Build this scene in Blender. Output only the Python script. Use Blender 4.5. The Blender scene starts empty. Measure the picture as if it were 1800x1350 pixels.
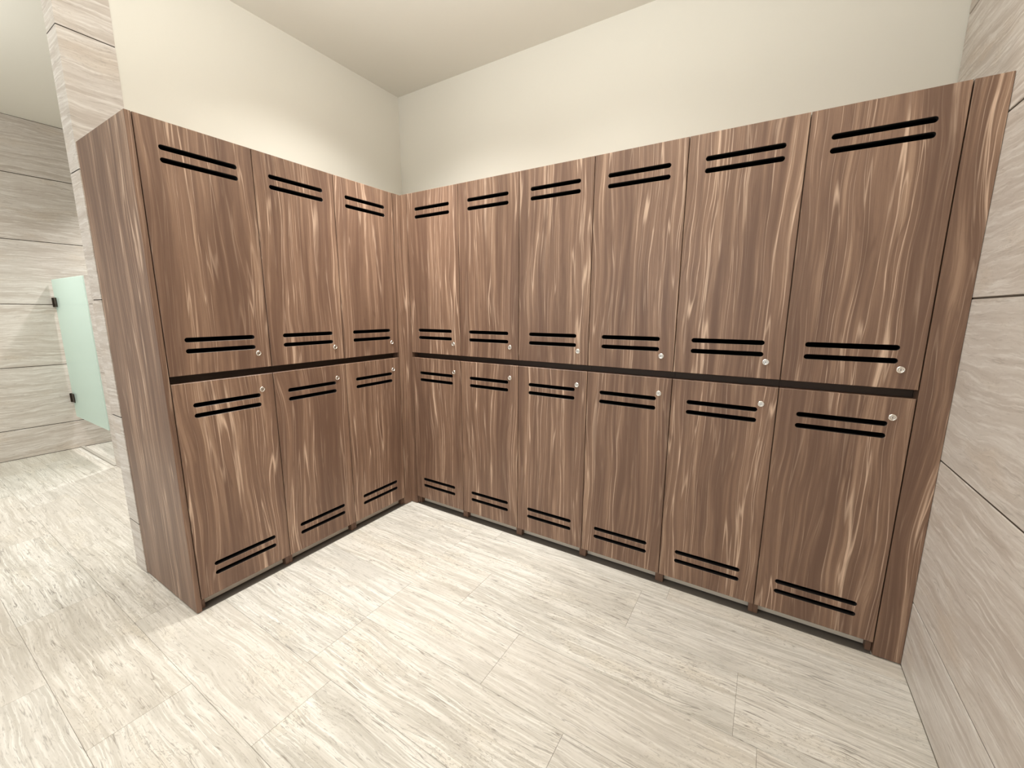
import bpy, bmesh, math, random
from mathutils import Vector, Matrix
from mathutils.geometry import tessellate_polygon

scene = bpy.context.scene
C = scene.collection

# ------------------------------------------------------------------ camera
cd = bpy.data.cameras.new('camera')
cd.sensor_fit = 'HORIZONTAL'
cd.sensor_width = 36.0
cd.lens = 36.0 * 721.5449 / 1800.0
cd.clip_start = 0.02
cam = bpy.data.objects.new('camera', cd)
C.objects.link(cam)
right = Vector((0.84994878, 0.52685382, 0.00348085))
down = Vector((0.09484337, -0.14650093, -0.98465335))
fwd = Vector((-0.51825843, 0.83723505, -0.17448688))
M = Matrix((right, -down, -fwd)).transposed().to_4x4()
M.translation = Vector((1.99344909, -1.9051741, 1.3052072))
cam.matrix_world = M
scene.camera = cam

# ------------------------------------------------------------------ world, exposure
w = bpy.data.worlds.new('world')
scene.world = w
w.use_nodes = True
w.node_tree.nodes['Background'].inputs[0].default_value = (0.99, 1.0, 0.985, 1)
w.node_tree.nodes['Background'].inputs[1].default_value = 0.7
vs = scene.view_settings
vs.view_transform = 'Standard'
vs.look = 'None'
vs.exposure = 0.0
vs.gamma = 1.0
vs.use_curve_mapping = False

# ------------------------------------------------------------------ ceiling downlights, then added unseen fill lights
WARM = (1.0, 0.995, 0.965)
def downlight(x, y, power, size=120, blend=0.9, z=2.875, col=WARM, r=0.05):
    ld = bpy.data.lights.new('downlight', 'SPOT')
    ld.energy = power
    ld.color = col
    ld.spot_size = math.radians(size)
    ld.spot_blend = blend
    ld.shadow_soft_size = r
    o = bpy.data.objects.new('downlight', ld)
    C.objects.link(o)
    o.location = (x, y, z)
    return o
# two rows: one washes the walls above the lockers, one further back
for x, y, p, sz in ((0.24, -0.32, 72, 132), (1.15, -0.28, 38, 132), (2.0, -0.38, 20, 128), (0.9, -1.9, 12, 120)):
    downlight(x, y, p, sz, 0.62, r=0.09)
for x, y, p in ((-1.70, -1.60, 75), (-2.65, -1.45, 55)):
    downlight(x, y, p)
downlight(-2.95, -0.15, 190, size=100)
downlight(-1.75, -1.12, 90, 50, 0.6, r=0.08)
downlight(0.34, -0.34, 160, 60, 0.95, r=0.08)
def fill_point(x, y, z, power, r=0.18, col=(0.99, 1.0, 0.975)):
    """soft fill light added out of view to brighten walls and ceiling"""
    ld = bpy.data.lights.new('soft_fill', 'POINT')
    ld.energy = power
    ld.color = col
    ld.shadow_soft_size = r
    o = bpy.data.objects.new('soft_fill', ld)
    C.objects.link(o)
    o.location = (x, y, z)
fill_point(1.1, -2.9, 1.6, 28)
fill_point(-1.2, -3.2, 1.7, 28)
def ceiling_fill(x, y, z, size, power, col=(0.99, 1.0, 0.975)):
    """unseen upward fill added to brighten the ceiling"""
    ld = bpy.data.lights.new('ceiling_fill', 'AREA')
    ld.shape = 'DISK'
    ld.size = size
    ld.energy = power
    ld.color = col
    o = bpy.data.objects.new('ceiling_fill', ld)
    C.objects.link(o)
    o.location = (x, y, z)
    o.rotation_euler = (math.pi, 0, 0)
ceiling_fill(1.15, -1.35, 2.1, 0.6, 46)
ceiling_fill(-1.6, -2.1, 2.1, 0.6, 12)

# ------------------------------------------------------------------ dimensions
W = 0.3992            # pitch of one locker
FL, FR = 0.0590, 0.0552   # corner filler legs
PL, PR = 0.0216, 0.0854   # left end panel, right filler
ZU, ZL, ZB = 1.0434, 1.0115, 0.0561
H = 2.0
DEP = 0.556
XE = FR + 6 * W + PR      # right wall plane
YO = -(FL + 3 * W + PL)   # outer face of left end panel
YB = 0.560                # back wall plane
ZC = 2.895
XF = -3.53                # far stone wall of the next room
YF = -3.3                 # room end behind the camera, left open to let world light in
SL = 0.543                # height of one wall slab
SL0 = 0.264

# ------------------------------------------------------------------ helpers
def link(name, me, mats=(), parent=None, kind=None):
    o = bpy.data.objects.new(name, me)
    for m in mats:
        me.materials.append(m)
    C.objects.link(o)
    if parent is not None:
        o.parent = parent
    if kind:
        o['kind'] = kind
    return o

def finish(name, bm, mats, parent=None, kind=None, smooth=False):
    bmesh.ops.recalc_face_normals(bm, faces=bm.faces)
    me = bpy.data.meshes.new(name)
    bm.to_mesh(me)
    bm.free()
    if smooth:
        for p in me.polygons:
            p.use_smooth = True
    if not isinstance(mats, (list, tuple)):
        mats = (mats,)
    return link(name, me, mats, parent, kind)

def box(bm, lo, hi, bev=0.0, mi=0):
    x0, y0, z0 = lo
    x1, y1, z1 = hi
    vsx = [bm.verts.new(p) for p in ((x0, y0, z0), (x1, y0, z0), (x1, y1, z0), (x0, y1, z0),
                                     (x0, y0, z1), (x1, y0, z1), (x1, y1, z1), (x0, y1, z1))]
    fs = [bm.faces.new([vsx[i] for i in q]) for q in
          ((0, 3, 2, 1), (4, 5, 6, 7), (0, 1, 5, 4), (1, 2, 6, 5), (2, 3, 7, 6), (3, 0, 4, 7))]
    for f in fs:
        f.material_index = mi
    if bev:
        es = list({e for f in fs for e in f.edges})
        r = bmesh.ops.bevel(bm, geom=es, offset=bev, segments=1, affect='EDGES', profile=0.5)
        for f in r['faces']:
            f.material_index = mi

def tag(o, label, cat, group=None):
    o['label'] = label
    o['category'] = cat
    if group:
        o['group'] = group
    return o

# ------------------------------------------------------------------ materials
class NT:
    def __init__(s, name):
        s.m = bpy.data.materials.new(name)
        s.m.use_nodes = True
        s.t = s.m.node_tree
        s.p = s.t.nodes['Principled BSDF']
        s.out = s.t.nodes['Material Output']
    def n(s, kind, **kw):
        nd = s.t.nodes.new(kind)
        for k, v in kw.items():
            setattr(nd, k, v)
        return nd
    def set(s, sock, v):
        if isinstance(v, (int, float, tuple, list)):
            sock.default_value = v
        else:
            s.t.links.new(v, sock)
    def math(s, op, a, b=None, c=None, clamp=False):
        nd = s.n('ShaderNodeMath', operation=op, use_clamp=clamp)
        s.set(nd.inputs[0], a)
        if b is not None: s.set(nd.inputs[1], b)
        if c is not None: s.set(nd.inputs[2], c)
        return nd.outputs[0]
    def vec(s, x, y, z=0.0):
        nd = s.n('ShaderNodeCombineXYZ')
        s.set(nd.inputs[0], x); s.set(nd.inputs[1], y); s.set(nd.inputs[2], z)
        return nd.outputs[0]
    def noise(s, vec, scale=1.0, detail=4.0, rough=0.55, dist=0.0):
        nd = s.n('ShaderNodeTexNoise')
        s.set(nd.inputs['Vector'], vec)
        nd.inputs['Scale'].default_value = scale
        nd.inputs['Detail'].default_value = detail
        nd.inputs['Roughness'].default_value = rough
        nd.inputs['Distortion'].default_value = dist
        return nd.outputs[0]
    def ramp(s, v, a, b, lo=0.0, hi=1.0, smooth=True):
        nd = s.n('ShaderNodeMapRange')
        if smooth: nd.interpolation_type = 'SMOOTHSTEP'
        s.set(nd.inputs[0], v)
        for i, q in enumerate((a, b, lo, hi)):
            nd.inputs[i + 1].default_value = q
        return nd.outputs[0]
    def mix(s, f, a, b, blend='MIX'):
        nd = s.n('ShaderNodeMix', data_type='RGBA', blend_type=blend)
        s.set(nd.inputs[0], f)
        s.set(nd.inputs[6], a); s.set(nd.inputs[7], b)
        return nd.outputs[2]
    def bump(s, h, strength=0.1, dist=0.001):
        nd = s.n('ShaderNodeBump')
        nd.inputs['Strength'].default_value = strength
        nd.inputs['Distance'].default_value = dist
        s.set(nd.inputs['Height'], h)
        s.t.links.new(nd.outputs[0], s.p.inputs['Normal'])

def srgb(r, g, b):
    f = lambda c: c / 12.92 if c <= 0.04045 else ((c + 0.055) / 1.055) ** 2.4
    return (f(r / 255), f(g / 255), f(b / 255), 1.0)

def plain(name, col, rough=0.5, metal=0.0, spec=0.5):
    t = NT(name)
    t.p.inputs['Base Color'].default_value = col
    t.p.inputs['Roughness'].default_value = rough
    t.p.inputs['Metallic'].default_value = metal
    t.p.inputs['Specular IOR Level'].default_value = spec
    return t.m

def wood_material(name, seed_by_object=True):
    t = NT(name)
    tc = t.n('ShaderNodeTexCoord')
    sep = t.n('ShaderNodeSeparateXYZ')
    t.t.links.new(tc.outputs['Object'], sep.inputs[0])
    oi = t.n('ShaderNodeObjectInfo')
    rnd = oi.outputs['Random']
    x = t.math('ADD', sep.outputs[0], t.math('MULTIPLY', sep.outputs[1], 1.6))
    z = sep.outputs[2]
    off = t.math('MULTIPLY', rnd, 57.0)
    # slow sideways wander of the grain
    wa = t.noise(t.vec(t.math('ADD', t.math('MULTIPLY', x, 5.0), off), t.math('MULTIPLY', z, 1.5), off), 1.0, 1.5, 0.5)
    wb = t.noise(t.vec(t.math('ADD', t.math('MULTIPLY', x, 22.0), off), t.math('MULTIPLY', z, 5.0), off), 1.0, 1.0, 0.5)
    xw = t.math('ADD', x, t.math('ADD', t.math('MULTIPLY', t.math('SUBTRACT', wa, 0.5), 0.085),
                                 t.math('MULTIPLY', t.math('SUBTRACT', wb, 0.5), 0.008)))
    def co(sx, sz, o):
        return t.vec(t.math('ADD', t.math('MULTIPLY', xw, sx), off), t.math('MULTIPLY', z, sz), t.math('ADD', off, o))
    broad = t.noise(co(13, 0.8, 1.0), 1.0, 2.0, 0.5)
    med = t.noise(co(60, 1.6, 2.0), 1.0, 3.0, 0.55)
    fine = t.noise(co(260, 5.0, 3.0), 1.0, 3.0, 0.6)
    fib = t.noise(co(600, 30.0, 4.0), 1.0, 2.0, 0.6)
    dark = srgb(110, 84, 69)
    mid = srgb(138, 109, 90)
    light = srgb(170, 140, 117)
    pale = srgb(215, 186, 162)
    base = t.mix(t.ramp(t.math('ADD', t.math('MULTIPLY', broad, 0.55), t.math('MULTIPLY', med, 0.45)), 0.38, 0.60), dark, mid)
    base = t.mix(t.math('MULTIPLY', t.ramp(med, 0.52, 0.68), t.ramp(broad, 0.38, 0.62, 0.08, 0.9)), base, light)
    def veins(sx, sz, o, lv, wd, amt, col, base, dt=1.0, mask=None):
        q = t.math('ABSOLUTE', t.math('SUBTRACT', t.noise(co(sx, sz, o), 1.0, dt, 0.5), lv))
        q = t.math('MULTIPLY', t.ramp(q, 0.0, wd, 1.0, 0.0), amt)
        if mask is not None:
            q = t.math('MULTIPLY', q, mask)
        return t.mix(q, base, col)
    mk = t.ramp(broad, 0.40, 0.60, 0.25, 1.0)
    gone = t.ramp(t.noise(co(25, 5.0, 21.0), 1.0, 1.0), 0.38, 0.52, 0.30, 1.0)
    mk2 = t.math('MULTIPLY', mk, gone)
    base = veins(22, 0.55, 5.0, 0.52, 0.018, 0.95, pale, base, 1.0, mk2)
    base = veins(34, 0.75, 9.0, 0.46, 0.018, 0.70, pale, base, 1.0, mk2)
    base = veins(30, 1.0, 13.0, 0.50, 0.020, 0.42, srgb(98, 72, 57), base, 1.5, gone)
    base = veins(52, 1.6, 17.0, 0.55, 0.030, 0.30, srgb(104, 78, 62), base, 1.5)
    base = t.mix(t.ramp(fine, 0.38, 0.64, 0.0, 0.22), base, srgb(116, 89, 72))
    base = t.mix(t.ramp(fib, 0.42, 0.70, 0.0, 0.14), base, srgb(98, 74, 60))
    t.t.links.new(base, t.p.inputs['Base Color'])
    t.p.inputs['Roughness'].default_value = 0.42
    t.p.inputs['Specular IOR Level'].default_value = 0.42
    t.bump(fine, 0.10, 0.0006)
    return t.m

def stone_material(name, floor=False):
    t = NT(name)
    uv = t.n('ShaderNodeUVMap')
    uv.uv_map = 'UVMap'
    sep = t.n('ShaderNodeSeparateXYZ')
    t.t.links.new(uv.outputs[0], sep.inputs[0])
    u, v = sep.outputs[0], sep.outputs[1]
    at = t.n('ShaderNodeAttribute', attribute_name='tint')
    ts = t.n('ShaderNodeSeparateColor')
    t.t.links.new(at.outputs['Color'], ts.inputs[0])
    tr, tg = ts.outputs[0], ts.outputs[1]
    w1 = t.noise(t.vec(t.math('MULTIPLY', u, 1.6), t.math('MULTIPLY', v, 3.0)), 1.0, 2.0)
    w2 = t.noise(t.vec(t.math('MULTIPLY', u, 9), t.math('MULTIPLY', v, 14)), 1.0, 3.0)
    vw = t.math('ADD', v, t.math('ADD', t.math('MULTIPLY', t.math('SUBTRACT', w1, 0.5), 0.065 if floor else 0.09),
                                 t.math('MULTIPLY', t.math('SUBTRACT', w2, 0.5), 0.011 if floor else 0.022)))
    def co(su, sv, o=0.0):
        return t.vec(t.math('MULTIPLY', u, su), t.math('MULTIPLY', vw, sv), o)
    band = t.noise(co(1.2 if floor else 1.1, 40 if floor else 20, 1), 1.0, 3.0, 0.6)
    mid = t.noise(co(4.2 if floor else 4.5, 125 if floor else 75, 2), 1.0, 5.0, 0.65)
    fine = t.noise(co(26, 190, 3), 1.0, 4.0, 0.68)
    cloud = t.noise(co(3.0, 7.0, 4), 1.0, 3.0, 0.6)
    if floor:
        c_lo, c_mid, c_hi, c_vein = srgb(191, 185, 174), srgb(219, 214, 205), srgb(238, 235, 228), srgb(122, 114, 104)
    else:
        c_lo, c_mid, c_hi, c_vein = srgb(190, 179, 169), srgb(211, 203, 195), srgb(229, 224, 218), srgb(146, 134, 123)
    base = t.mix(t.ramp(band, 0.36, 0.62), c_lo, c_mid)
    base = t.mix(t.math('MULTIPLY', t.ramp(mid, 0.47, 0.66), 0.9), base, c_hi)
    base = t.mix(t.math('MULTIPLY', t.ramp(cloud, 0.52, 0.72), 0.45), base, srgb(218, 209, 192) if floor else srgb(206, 190, 172))
    if floor:
        patch = t.noise(co(1.6, 6.5, 31), 1.0, 3.0, 0.65)
        base = t.mix(t.math('MULTIPLY', t.ramp(patch, 0.48, 0.64), 0.58), base, srgb(186, 181, 171))
    # thin broken veins
    r1 = t.math('ABSOLUTE', t.math('SUBTRACT', t.noise(co(1.5, 26, 7), 1.0, 3.0, 0.6), 0.5))
    brk = t.ramp(t.noise(co(7, 30, 8), 1.0, 2.0), 0.46, 0.58)
    vein = t.math('MULTIPLY', t.ramp(r1, 0.0, 0.014, 1.0, 0.0), brk)
    base = t.mix(t.math('MULTIPLY', vein, 0.75 if floor else 0.50), base, c_vein)
    base = t.mix(t.math('MULTIPLY', t.ramp(fine, 0.55, 0.70), 0.55 if floor else 0.32), base, c_vein)
    # pits and squiggles where the stone is cloudy
    pit = t.noise(co(60, 130, 11), 1.0, 3.0, 0.7, 0.9)
    pm = t.math('MULTIPLY', t.ramp(pit, 0.56, 0.63), t.ramp(cloud, 0.46, 0.60))
    base = t.mix(t.math('MULTIPLY', pm, 0.60 if floor else 0.25), base, srgb(150, 142, 130))
    dash = t.noise(co(9, 120, 15), 1.0, 3.0, 0.7)
    dm = t.math('MULTIPLY', t.ramp(dash, 0.60, 0.66), t.ramp(band, 0.40, 0.55, 0.35, 1.0))
    base = t.mix(t.math('MULTIPLY', dm, 0.55 if floor else 0.28), base, c_vein)
    # slab to slab tone
    base = t.mix(t.math('MULTIPLY', tr, 0.30 if floor else 0.30), base, srgb(204, 190, 172) if floor else srgb(178, 163, 147))
    base = t.mix(t.math('MULTIPLY', tg, 0.18 if floor else 0.26), base, srgb(216, 214, 210) if floor else srgb(200, 197, 192))
    t.t.links.new(base, t.p.inputs['Base Color'])
    t.p.inputs['Roughness'].default_value = 0.42 if floor else 0.45
    t.p.inputs['Specular IOR Level'].default_value = 0.35
    t.bump(mid, 0.05, 0.0008)
    return t.m

M_wood = wood_material('walnut_laminate')
M_carc = plain('walnut_carcass', srgb(112, 84, 67), 0.5)
M_rail_shade = plain('shaded_recess_rail', srgb(66, 50, 38), 0.6)  # brown darkened to stand for the shade in the gap
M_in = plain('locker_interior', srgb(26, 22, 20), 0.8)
M_floor = stone_material('travertine_floor', True)
M_stone = stone_material('travertine_wall', False)
M_grout = plain('grout', srgb(140, 131, 118), 0.9)
M_joint = plain('slab_joint', srgb(74, 64, 54), 0.9)
M_plinth = plain('brushed_plinth', srgb(222, 213, 198), 0.4, 0.0)
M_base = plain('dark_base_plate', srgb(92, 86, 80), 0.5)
M_chrome = plain('chrome', (0.86, 0.82, 0.76, 1), 0.16, 1.0)
M_key = plain('key_slot', (0.05, 0.04, 0.035, 1), 0.5)
M_hinge = plain('bronze_hinge', srgb(62, 52, 42), 0.4, 0.6)

tp = NT('white_paint')
tc = tp.n('ShaderNodeTexCoord')
nz = tp.noise(tc.outputs['Object'], 260.0, 2.0)
tp.p.inputs['Base Color'].default_value = srgb(224, 220, 209)
tp.p.inputs['Roughness'].default_value = 0.75
tp.bump(nz, 0.05, 0.0005)
M_paint = tp.m

tg = NT('frosted_glass')
tr_ = tg.n('ShaderNodeBsdfTransparent')
tr_.inputs[0].default_value = (0.86, 0.96, 0.92, 1)
tl = tg.n('ShaderNodeBsdfTranslucent')
tl.inputs[0].default_value = (0.86, 0.965, 0.925, 1)
df = tg.n('ShaderNodeBsdfDiffuse')
df.inputs[0].default_value = (0.86, 0.965, 0.925, 1)
m1 = tg.n('ShaderNodeMixShader'); m1.inputs[0].default_value = 0.5
tg.t.links.new(tl.outputs[0], m1.inputs[1]); tg.t.links.new(df.outputs[0], m1.inputs[2])
m2 = tg.n('ShaderNodeMixShader'); m2.inputs[0].default_value = 0.55
tg.t.links.new(tr_.outputs[0], m2.inputs[1]); tg.t.links.new(m1.outputs[0], m2.inputs[2])
gl = tg.n('ShaderNodeBsdfGlossy'); gl.inputs['Roughness'].default_value = 0.25
m3 = tg.n('ShaderNodeMixShader'); m3.inputs[0].default_value = 0.06
tg.t.links.new(m2.outputs[0], m3.inputs[1]); tg.t.links.new(gl.outputs[0], m3.inputs[2])
tg.t.links.new(m3.outputs[0], tg.out.inputs['Surface'])
M_glass = tg.m

# ------------------------------------------------------------------ slabs
def slab_surface(name, base_lo, base_hi, tiles, origin, ud, vd, nd, mat, joint, gap=0.0015, cham=0.001, seed=1, kind='structure', extra=None):
    """tiles: rectangles (u0,u1,v0,v1) in metres on the plane origin+u*ud+v*vd, facing nd; one mesh."""
    rng = random.Random(seed)
    bm = bmesh.new()
    uvl = bm.loops.layers.uv.new('UVMap')
    col = bm.loops.layers.float_color.new('tint')
    O, U, V, N = Vector(origin), Vector(ud), Vector(vd), Vector(nd)
    box(bm, base_lo, base_hi, 0.0, 1)
    if extra:
        for (lo, hi) in extra:
            box(bm, lo, hi, 0.0, 1)
    for f in bm.faces:
        for l in f.loops:
            l[col] = (0.3, 0.3, 0, 1)
    for (u0, u1, v0, v1) in tiles:
        g = gap * 0.5
        ou, ov = rng.uniform(0, 60), rng.uniform(0, 60)
        tint = (rng.random() ** 1.6, rng.random() ** 1.6, 0, 1)
        rings = []
        for (ins, dep) in ((g, -0.004), (g, -cham), (g + cham, 0.0)):
            rings.append([((u0 + ins, v0 + ins), dep), ((u1 - ins, v0 + ins), dep),
                          ((u1 - ins, v1 - ins), dep), ((u0 + ins, v1 - ins), dep)])
        vv = [[bm.verts.new(O + U * p[0] + V * p[1] + N * d) for p, d in r] for r in rings]
        fs = [(bm.faces.new(vv[2]), [p for p, d in rings[2]])]
        for a in range(2):
            for i in range(4):
                j = (i + 1) % 4
                fs.append((bm.faces.new((vv[a][i], vv[a][j], vv[a + 1][j], vv[a + 1][i])),
                           [rings[a][i][0], rings[a][j][0], rings[a + 1][j][0], rings[a + 1][i][0]]))
        for f, ps in fs:
            f.material_index = 0
            for l, p in zip(f.loops, ps):
                l[uvl].uv = (p[0] + ou, p[1] + ov)
                l[col] = tint
    me = bpy.data.meshes.new(name)
    for f in bm.faces:
        f.normal_update()
    bm.to_mesh(me)
    bm.free()
    return link(name, me, (mat, joint), None, kind)

# floor: long tiles running along the right-hand bank, staggered cross joints
known = {0: [0.60, 1.60], 1: [-0.17, 0.922, 2.018], 2: [0.0, 0.63, 1.243, 2.084], 3: [0.636, 1.566], 4: [-0.175, 0.778, 1.73], 5: [-0.55, 0.372, 1.30]}
rngf = random.Random(5)
tiles = []
RW = 0.27
r = -3
while True:
    y1 = -0.09 - RW * r
    y0 = y1 - RW
    if y1 <= YF:
        break
    js = list(known.get(r, []))
    if not js:
        js = [rngf.uniform(0.0, 0.95)]
    while js[0] > XF:
        js.insert(0, js[0] - 0.955)
    while js[-1] < XE:
        js.append(js[-1] + 0.955)
    for a, b in zip(js, js[1:]):
        a2, b2 = max(a, XF), min(b, XE)
        if b2 - a2 > 0.01:
            tiles.append((a2, b2, max(y0, YF), min(y1, YB)))
    r += 1
tiles = [t for t in tiles if t[3] - t[2] > 0.01]
slab_surface('floor', (XF - 0.1, YF - 0.1, -0.10), (XE + 0.1, YB + 0.1, -0.0018), tiles,
             (0, 0, 0), (1, 0, 0), (0, 1, 0), (0, 0, 1), M_floor, M_grout, gap=0.0009, cham=0.0003, seed=11)

def slab_rows(u0, u1, length, rng, z0=0.0, z1=ZC, shift=None):
    out = []
    zs = [z0] + [SL0 + SL * k for k in range(6) if z0 < SL0 + SL * k < z1 - 0.005] + [z1]
    for a, b in zip(zs, zs[1:]):
        if length is None:
            out.append((u0, u1, a, b))
            continue
        s = u0 - rng.uniform(0, length)
        while s < u1:
            e = s + length
            p, q = max(s, u0), min(e, u1)
            if q - p > 0.02:
                out.append((p, q, a, b))
            s = e
    return out

rw = random.Random(21)
# right wall: slabs run towards the camera; first slab of every course is long
tl_r = []
for (u0, u1, a, b) in slab_rows(YF, YB, None, rw):
    tl_r += [(-1.45, YB, a, b), (YF, -1.45, a, b)]
slab_surface('wall_right', (XE + 0.003, YF - 0.1, -0.1), (XE + 0.12, YB + 0.1, ZC), tl_r,
             (XE, 0, 0), (0, 1, 0), (0, 0, 1), (-1, 0, 0), M_stone, M_joint, gap=0.0056, cham=0.0018, seed=8)
tl_f = []
for (u0, u1, a, b) in slab_rows(YF, YB, None, rw):
    c = -2.1 + rw.uniform(-0.2, 0.2)
    tl_f += [(c, YB, a, b), (YF, c, a, b)]
slab_surface('wall_far_left', (XF - 0.12, YF - 0.1, -0.1), (XF - 0.003, YB + 0.1, ZC), tl_f,
             (XF, 0, 0), (0, 1, 0), (0, 0, 1), (1, 0, 0), M_stone, M_joint, gap=0.006, cham=0.002, seed=4)

# painted walls
def wall(name, lo, hi, m=None):
    bm = bmesh.new()
    box(bm, lo, hi)
    return finish(name, bm, m or M_paint, None, 'structure')
TW = 0.126
wall('wall_back', (XF - 0.12, YB, -0.1), (XE + 0.12, YB + 0.12, ZC))
wall('wall_left', (-DEP - TW + 0.004, -1.10, 0.0), (-DEP, YB, ZC))
wall('ceiling', (XF - 0.12, YF - 0.12, ZC), (XE + 0.12, YB + 0.12, ZC + 0.1))

# stone cladding that wraps the free end of the painted wall: three faces, one structure
def clad():
    rng = random.Random(3)
    bm = bmesh.new()
    uvl = bm.loops.layers.uv.new('UVMap')
    col = bm.loops.layers.float_color.new('tint')
    y0, y1 = YO - 0.003, -1.10
    x0, x1 = -DEP - TW, -DEP + 0.002
    zs = [0.0] + [SL0 + SL * k for k in range(6) if SL0 + SL * k < ZC - 0.01] + [ZC]
    def quad(pts, uvs, tint, mi=0):
        f = bm.faces.new([bm.verts.new(p) for p in pts])
        f.material_index = mi
        for l, q in zip(f.loops, uvs):
            l[uvl].uv = q
            l[col] = tint
    g = 0.002
    e = 0.004
    for a, b in zip(zs, zs[1:]):
        ou, ov = rng.uniform(0, 50), rng.uniform(0, 50)
        tint = (rng.random() * 0.6, rng.random() * 0.6, 0, 1)
        a2, b2 = a + g, b - g
        xs = [(x0, y1), (x0, y0), (x1, y0), (x1, y1)]
        d = 0.0
        for p, q in zip(xs, xs[1:]):
            L = math.hypot(q[0] - p[0], q[1] - p[1])
            quad([(p[0], p[1], a2), (q[0], q[1], a2), (q[0], q[1], b2), (p[0], p[1], b2)],
                 [(d + ou, a2 + ov), (d + L + ou, a2 + ov), (d + L + ou, b2 + ov), (d + ou, b2 + ov)], tint)
            d += L
    # joint core just behind the faces
    box(bm, (x0 + e, y0 + e, 0.0), (x1 - e, y1 - 0.0005, ZC), 0.0, 1)
    return finish('trim_1', bm, (M_stone, M_joint), None, 'structure')
clad()

# low stone divider of the stall beyond, between frosted door and wall_left
PY = -0.86
slab_surface('wall_stall', (-2.60 + 0.004, PY + 0.004, 0.0), (-DEP - TW, PY + 0.10, 1.57),
             [(-2.60, -DEP - TW - 0.002, a, b) for (_, _, a, b) in slab_rows(0, 1, None, rw, 0.0, 1.57)],
             (0, PY, 0), (1, 0, 0), (0, 0, 1), (0, -1, 0), M_stone, M_joint, gap=0.003, cham=0.001, seed=19)

# ------------------------------------------------------------------ lockers
def slot_loop(cx, cz, L, h, n=8):
    """rounded slot outline, counter-clockwise in x,z"""
    r_ = h / 2
    pts = []
    for k in range(n + 1):
        a = -math.pi / 2 + math.pi * k / n
        pts.append((cx + L / 2 - r_ + r_ * math.cos(a), cz + r_ * math.sin(a)))
    for k in range(n + 1):
        a = math.pi / 2 + math.pi * k / n
        pts.append((cx - L / 2 + r_ + r_ * math.cos(a), cz + r_ * math.sin(a)))
    return pts

def door_mesh(z0, z1, slots):
    """vented door 19 mm thick, local x to the right, y into the locker"""
    bm = bmesh.new()
    x0, x1, T, c = 0.0015, W - 0.0015, 0.019, 0.0016
    def rect(i):
        return [(x0 + i, z0 + i), (x1 - i, z0 + i), (x1 - i, z1 - i), (x0 + i, z1 - i)]
    def ring(pts, y):
        return [bm.verts.new((p[0], y, p[1])) for p in pts]
    def bridge(a, b, mi=0):
        n = len(a)
        for i in range(n):
            bm.faces.new((a[i], a[(i + 1) % n], b[(i + 1) % n], b[i])).material_index = mi
    oA = ring(rect(c), 0.0); oB = ring(rect(0), c); oC = ring(rect(0), T)
    bridge(oA, oB); bridge(oB, oC)
    front, back = [oA], [oC]
    for (cz,) in slots:
        L, h = 0.2680, 0.0188
        k = 0.0009
        a = ring(slot_loop(0.2, cz, L + 2 * k, h + 2 * k), 0.0)
        b = ring(slot_loop(0.2, cz, L, h), k)
        d = ring(slot_loop(0.2, cz, L, h), T)
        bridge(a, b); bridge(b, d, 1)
        front.append(a); back.append(d)
    for loops in (front, back):
        flat = [v for l in loops for v in l]
        tris = tessellate_polygon([[Vector((v.co.x, v.co.z, 0)) for v in l] for l in loops])
        for t in tris:
            try:
                bm.faces.new([flat[i] for i in t])
            except ValueError:
                pass
    return bm

def lathe(bm, prof, cx, cz, n=28, mi=0):
    """profile of (radius, y) around the axis y through (cx, cz)"""
    rings = []
    for (r_, y) in prof:
        if r_ <= 1e-6:
            rings.append([bm.verts.new((cx, y, cz))])
        else:
            rings.append([bm.verts.new((cx + r_ * math.cos(2 * math.pi * k / n), y, cz + r_ * math.sin(2 * math.pi * k / n))) for k in range(n)])
    for a, b in zip(rings, rings[1:]):
        for k in range(n):
            q = [a[k % len(a)], a[(k + 1) % len(a)], b[(k + 1) % len(b)], b[k % len(b)]]
            u = []
            for v in q:
                if v not in u:
                    u.append(v)
            if len(u) > 2:
                bm.faces.new(u).material_index = mi

def lock_bm(cx, cz):
    bm = bmesh.new()
    lathe(bm, [(0.0128, 0.0005), (0.0128, -0.0012), (0.0112, -0.0040), (0.0088, -0.0046), (0.0072, -0.0034),
               (0.0070, -0.0008), (0.0, -0.0008)], cx, cz)
    lathe(bm, [(0.0056, -0.0007), (0.0054, -0.0026), (0.0046, -0.0030), (0.0, -0.0030)], cx, cz, 20)
    box(bm, (cx - 0.0008, -0.0034, cz - 0.0034), (cx + 0.0008, -0.0029, cz + 0.0034), 0.0, 1)
    return bm

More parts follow.
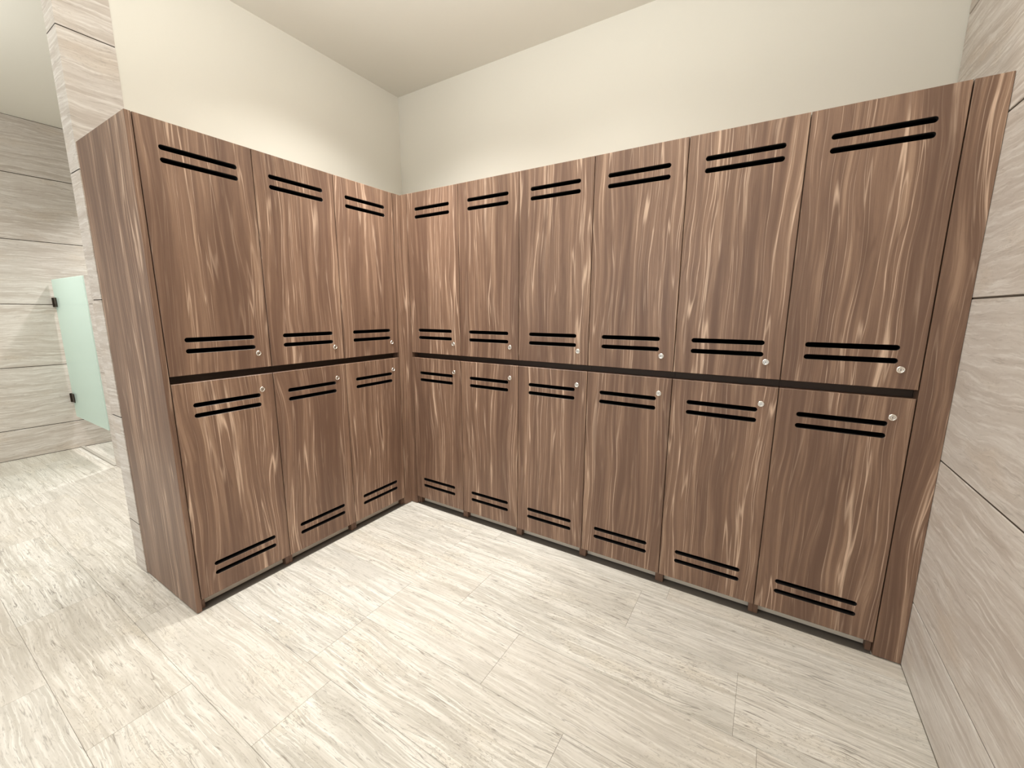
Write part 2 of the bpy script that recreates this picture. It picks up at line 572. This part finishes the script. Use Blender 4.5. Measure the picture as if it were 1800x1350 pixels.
def body_bm(z0, z1, feet):
    """open-fronted carcass of boards behind the door"""
    bm = bmesh.new()
    e, t, y0, y1 = 0.0004, 0.018, 0.0215, DEP - 0.004
    zb = 0.0036 if feet else z0
    if feet:   # recessed rail between the two rows, gap shade put into its colour
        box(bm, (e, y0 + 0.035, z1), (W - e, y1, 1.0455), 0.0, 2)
    box(bm, (e, y0, zb), (t, y1, z1))
    box(bm, (W - t, y0, zb), (W - e, y1, z1))
    yt, yb = (y0, y0)
    box(bm, (t, yt, z1 - t), (W - t, y1, z1), 0.0, 0)
    box(bm, (t, yb, z0), (W - t, y1, z0 + t), 0.0, 0)
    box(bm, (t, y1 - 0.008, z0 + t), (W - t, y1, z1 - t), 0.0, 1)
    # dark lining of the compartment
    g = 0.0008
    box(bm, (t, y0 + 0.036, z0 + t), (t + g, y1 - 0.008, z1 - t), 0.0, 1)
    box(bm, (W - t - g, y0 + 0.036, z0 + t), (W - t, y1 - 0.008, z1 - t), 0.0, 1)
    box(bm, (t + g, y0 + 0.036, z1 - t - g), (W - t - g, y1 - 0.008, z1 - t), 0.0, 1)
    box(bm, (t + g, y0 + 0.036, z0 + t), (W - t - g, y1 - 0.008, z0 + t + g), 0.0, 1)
    return bm

def make_locker(upper):
    root = bpy.data.objects.new('locker', None)
    root.empty_display_size = 0.1
    C.objects.link(root)
    if upper:
        finish('body', body_bm(1.0460, 1.9985, False), (M_carc, M_in, M_rail_shade), root)
        d = finish('door', door_mesh(ZU, H, [(1.9045,), (1.8595,), (1.1855,), (1.1400,)]), (M_wood, M_in), root)
        finish('lock', lock_bm(0.3445, 1.1105), (M_chrome, M_key), d, smooth=False)
    else:
        finish('body', body_bm(0.062, 1.0090, True), (M_carc, M_in, M_rail_shade), root)
        d = finish('door', door_mesh(ZB, ZL, [(0.9150,), (0.8705,), (0.1940,), (0.1500,)]), (M_wood, M_in), root)
        finish('lock', lock_bm(0.3445, 0.9405), (M_chrome, M_key), d, smooth=False)
    for ch in root.children_recursive:
        if ch.name.startswith('lock'):
            for p in ch.data.polygons:
                p.use_smooth = len(p.vertices) == 4 and abs(p.normal.y) < 0.97
    return root

def dup(root):
    r_ = root.copy()
    C.objects.link(r_)
    for ch in list(root.children):
        c = ch.copy()
        C.objects.link(c)
        c.parent = r_
        for g in list(ch.children):
            d = g.copy()
            C.objects.link(d)
            d.parent = c
    return r_

left_words = ['beside the tall end panel, first of the left bank',
              'middle one of the three in the left bank',
              'next to the inner corner, last of the left bank']
right_words = ['next to the inner corner, first of the right bank',
               'second from the inner corner in the right bank',
               'third from the inner corner in the right bank',
               'fourth from the inner corner in the right bank',
               'fifth in the right bank, second from the stone wall',
               'last of the right bank, beside the stone wall']
for upper in (True, False):
    proto = make_locker(upper)
    tier = 'upper' if upper else 'lower'
    where = 'top row' if upper else 'bottom row'
    k = 0
    for bank, words in (('left', left_words), ('right', right_words)):
        for i, wd in enumerate(words):
            o = proto if k == 0 else dup(proto)
            k += 1
            if bank == 'left':
                o.location = (0, -(FL + (3 - i) * W), 0)
                o.rotation_euler = (0, 0, math.pi / 2)
            else:
                o.location = (FR + i * W, 0, 0)
                o.rotation_euler = (0, 0, 0)
            tag(o, 'walnut %s locker, %s' % (tier, wd), 'locker', 'walnut lockers in the %s' % where)

# ------------------------------------------------------------------ filler and end panels
def panel_obj(name, lo, hi, bev=0.0008):
    bm = bmesh.new()
    box(bm, lo, hi, bev)
    return finish(name, bm, M_wood)
tag(panel_obj('end_panel', (-DEP + 0.002, YO, 0.005), (0, YO + PL - 0.002, H)),
    'tall deep walnut side panel closing the open end of the left locker bank', 'panel')
tag(panel_obj('filler_panel', (FR + 6 * W + 0.002, 0, 0.005), (XE - 0.001, 0.075, H)),
    'narrow full-height walnut filler strip against the right stone wall', 'panel')
bm = bmesh.new()
c = 0.0
prof = [(-0.075, -FL + 0.002), (0, -FL + 0.002), (0, 0), (FR - 0.002, 0), (FR - 0.002, 0.075), (-0.075, 0.075)]
lo_ = [bm.verts.new((x, y, 0.005)) for x, y in prof]
hi_ = [bm.verts.new((x, y, H)) for x, y in prof]
bm.faces.new(lo_[::-1]); bm.faces.new(hi_)
for i in range(6):
    j = (i + 1) % 6
    bm.faces.new((lo_[i], lo_[j], hi_[j], hi_[i]))
tag(finish('corner_filler', bm, M_wood), 'narrow L-shaped walnut post filling the inner corner between the two locker banks', 'panel')

# plinths
# short recessed kick strips sit between the feet of each pair of locker sides
PD = 0.050
def plinth_run(n, place, label):
    root = bpy.data.objects.new('plinth', None)
    root.empty_display_size = 0.1
    C.objects.link(root)
    for i in range(n):
        bm = bmesh.new()
        box(bm, (i * W + 0.0184, PD, 0.0065), ((i + 1) * W - 0.0184, PD + 0.010, 0.0615), 0.0004)
        finish('kick_strip', bm, M_plinth, root)
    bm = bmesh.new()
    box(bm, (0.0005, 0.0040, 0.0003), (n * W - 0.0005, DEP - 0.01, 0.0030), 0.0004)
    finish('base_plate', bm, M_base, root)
    root.location, root.rotation_euler = place
    tag(root, label, 'plinth')
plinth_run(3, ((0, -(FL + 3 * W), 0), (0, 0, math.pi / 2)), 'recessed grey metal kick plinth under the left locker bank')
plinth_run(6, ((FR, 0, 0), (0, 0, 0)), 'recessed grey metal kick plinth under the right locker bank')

# ------------------------------------------------------------------ frosted shower door
sd = bpy.data.objects.new('shower_door', None)
sd.empty_display_size = 0.1
C.objects.link(sd)
sd.location = (XF, PY, 0.31)
bm = bmesh.new()
box(bm, (0.022, -0.006, 0.0), (0.915, 0.006, 1.26), 0.002)
finish('glass_pane', bm, M_glass, sd)
for z in (1.06, 0.18):
    bm = bmesh.new()
    box(bm, (0.002, -0.022, z - 0.042), (0.012, 0.022, z + 0.042), 0.002)
    box(bm, (0.010, -0.0135, z - 0.042), (0.085, -0.0065, z + 0.042), 0.002)
    box(bm, (0.010, 0.0065, z - 0.042), (0.085, 0.0135, z + 0.042), 0.002)
    box(bm, (0.008, -0.010, z - 0.020), (0.021, 0.010, z + 0.020), 0.001)
    finish('hinge', bm, M_hinge, sd)
tag(sd, 'frosted pale green glass shower door with two dark hinges on the stone wall', 'shower door')
# low threshold strip under it
bm = bmesh.new()
box(bm, (XF + 0.002, PY - 0.012, 0.0), (-2.605, PY + 0.012, 0.012), 0.001)
tag(finish('threshold', bm, plain('threshold_stone', srgb(176, 170, 160), 0.6)), 'low grey threshold strip on the floor under the frosted shower door', 'threshold')
